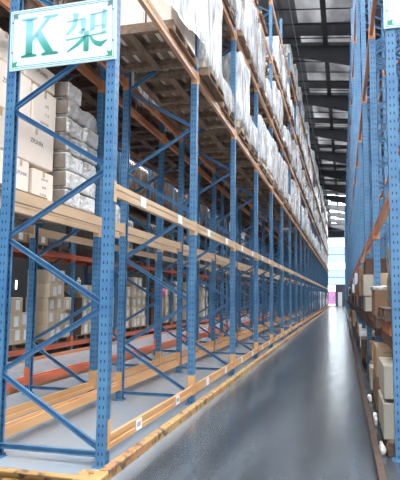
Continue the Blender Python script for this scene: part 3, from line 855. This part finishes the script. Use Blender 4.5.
rc(.35, .95, 6.85, 7.6, .505, .86, KRAFT, 'brown carton with lines of dark print, below the lower shelf', ('DESCRIPTION', 'MODEL NO', 'QTY  PCS', 'G.W.  KGS', 'MADE IN'))
lowpal(5.95, 1.212, 'dark wooden pallet resting on the flat orange-brown carton behind the nearest post')
lowpal(7.3, 1.072, 'dark wooden pallet on the lower shelf of the carton rack, farther half of first bay')
rc(.40, .95, 5.45, 6.45, 1.072, 1.21, ORANGECARD, 'flat orange-brown carton on the lower shelf behind the nearest post')
t = thing('film_roll', 'tall grey-green film-covered bundle standing on the lower shelf', 'bundle', (.66, 6.1, 1.34))
obj('film', MB().softbox(.42, .6, .66, (6, 8, 9), .015, 401, .15).mesh('film', film('greenish_film', (168, 170, 156), (128, 128, 116), 1, 7).m), t)
t = thing('mailing_tube', 'white tube leaning among the cartons on the lower shelf', 'tube', (.56, 6.95, 1.2))
obj('tube_body', MB().tube((-.03, 0, .3), (.06, .1, .95), .035, 14).mesh('tube_body', WHITE), t); obj('end_cap', MB().tube((.06, .1, .95), (.063, .104, .975), .037, 14).mesh('end_cap', WHITE), t)
rc(.36, .95, 7.1, 7.9, 1.2, 1.52, BROWN, 'brown carton with white film over its top on the lower shelf')
t = thing('plastic_sheet', 'crumpled white plastic sheet lying on a brown carton', 'plastic sheet', (.62, 7.45, 1.523))
obj('film', MB().softbox(.56, .7, .05, (8, 8, 3), .012, 409, .3).mesh('film', BAGFILM), t)
rc(.44, .9, 8.2, 8.9, 1.2, 1.78, KRAFT, 'tall tan carton just beyond the second post on the lower shelf')
tone = [(KRAFT, 'tan'), (BROWN, 'brown'), (DARKBROWN, 'dark brown'), (GREYCARD, 'grey'), (BROWN, 'brown'), (WHITE, 'white')]
for k in range(1, 12):
    for tier, zb in ((0, 0.0), (1, 1.072)):
        for h in (0, 1):
            y = YR + k*BAY + PY + .68 + h*1.29
            where = '%s, %s half of the %s bay' % (('floor tier', 'lower shelf')[tier], ('nearer', 'farther')[h], ORD[k])
            pallet(XR+.53, y, zb+.0, 'dark pallet on the %s of the carton rack' % where, 'pallets in the carton rack', False, 'd')
            if tier == 1 and k == 1 and h == 0: continue
            zt = zb + PH + .002; ly = 0
            top = zb + rnd.uniform(.55, .9)
            while zt < top:
                hh = rnd.uniform(.22, .38)
                if tier == 0 and zt + hh > .94: break
                xo = XR + rnd.uniform(-.09, .05) - (y-YR)*.0036
                half = rnd.random() < .6
                segs = [(y-.52, y-.01), (y+.01, y+.52)] if half else [(y-.5, y+.5)]
                for q, (ya, yb) in enumerate(segs):
                    mt, nm = rnd.choice(tone)
                    pos = ('bottom row', 'second row', 'third row', 'fourth row')[ly]
                    rc(xo+rnd.uniform(-.02, .02), xo+.55, ya, yb, zt, zt+hh-.004, mt, '%s carton, %s on the %s%s' % (nm, pos, where, '' if not half else (', front' if q == 0 else ', rear')))
                zt += hh; ly += 1
# crumpled white plastic scraps between guard rail and cartons, stacks wrapped in white far along
for i, (x, y, z, sx, sy, sz, lab) in enumerate(((.322, 5.6, .0, .045, .34, .06, 'crumpled white plastic scrap on the floor by the nearest floor pallet'), (.324, 8.2, .0, .045, .4, .05, 'white paper scrap on the floor farther along the guard rail'),
        (.322, 6.75, .0, .045, .3, .1, 'white film scrap on the floor between the two floor pallets'))):
    t = thing('plastic_scrap', lab, 'scrap', (x, y, z)); obj('film', MB().softbox(sx, sy, sz, (4, 8, 4), .008, 500+i, .3).mesh('film', BAGFILM), t)
# ------------------------------------------------------------------ light
w = bpy.data.worlds.new('overcast_daylight'); scene.world = w; w.use_nodes = True
bg = w.node_tree.nodes['Background']; bg.inputs[0].default_value = (.86, .93, 1.0, 1); bg.inputs[1].default_value = 2.25

# ------------------------------------------------------------------ camera
f, yaw, pitch, roll = 548.0762, math.radians(14.754), math.radians(5.742), math.radians(.607)
right = Vector((math.cos(yaw), math.sin(yaw), 0)); fw = Vector((-math.sin(yaw), math.cos(yaw), 0)); up = Vector((0, 0, 1))
fwd = fw*math.cos(pitch) + up*math.sin(pitch); up2 = up*math.cos(pitch) - fw*math.sin(pitch)
cr = right*math.cos(roll) + up2*math.sin(roll); cu = up2*math.cos(roll) - right*math.sin(roll)
cam = bpy.data.cameras.new('camera'); co = bpy.data.objects.new('camera', cam); COL.objects.link(co)
cam.sensor_fit = 'HORIZONTAL'; cam.sensor_width = 36; cam.lens = f/400*36; cam.clip_end = 300
mw = Matrix((cr, cu, -fwd)).transposed().to_4x4(); mw.translation = (0, 0, 1.44)
co.matrix_world = mw
scene.camera = co
scene.view_settings.view_transform = 'Standard'; scene.view_settings.look = 'None'
scene.view_settings.gamma = 1; scene.view_settings.use_curve_mapping = False
scene.view_settings.exposure = 0.1
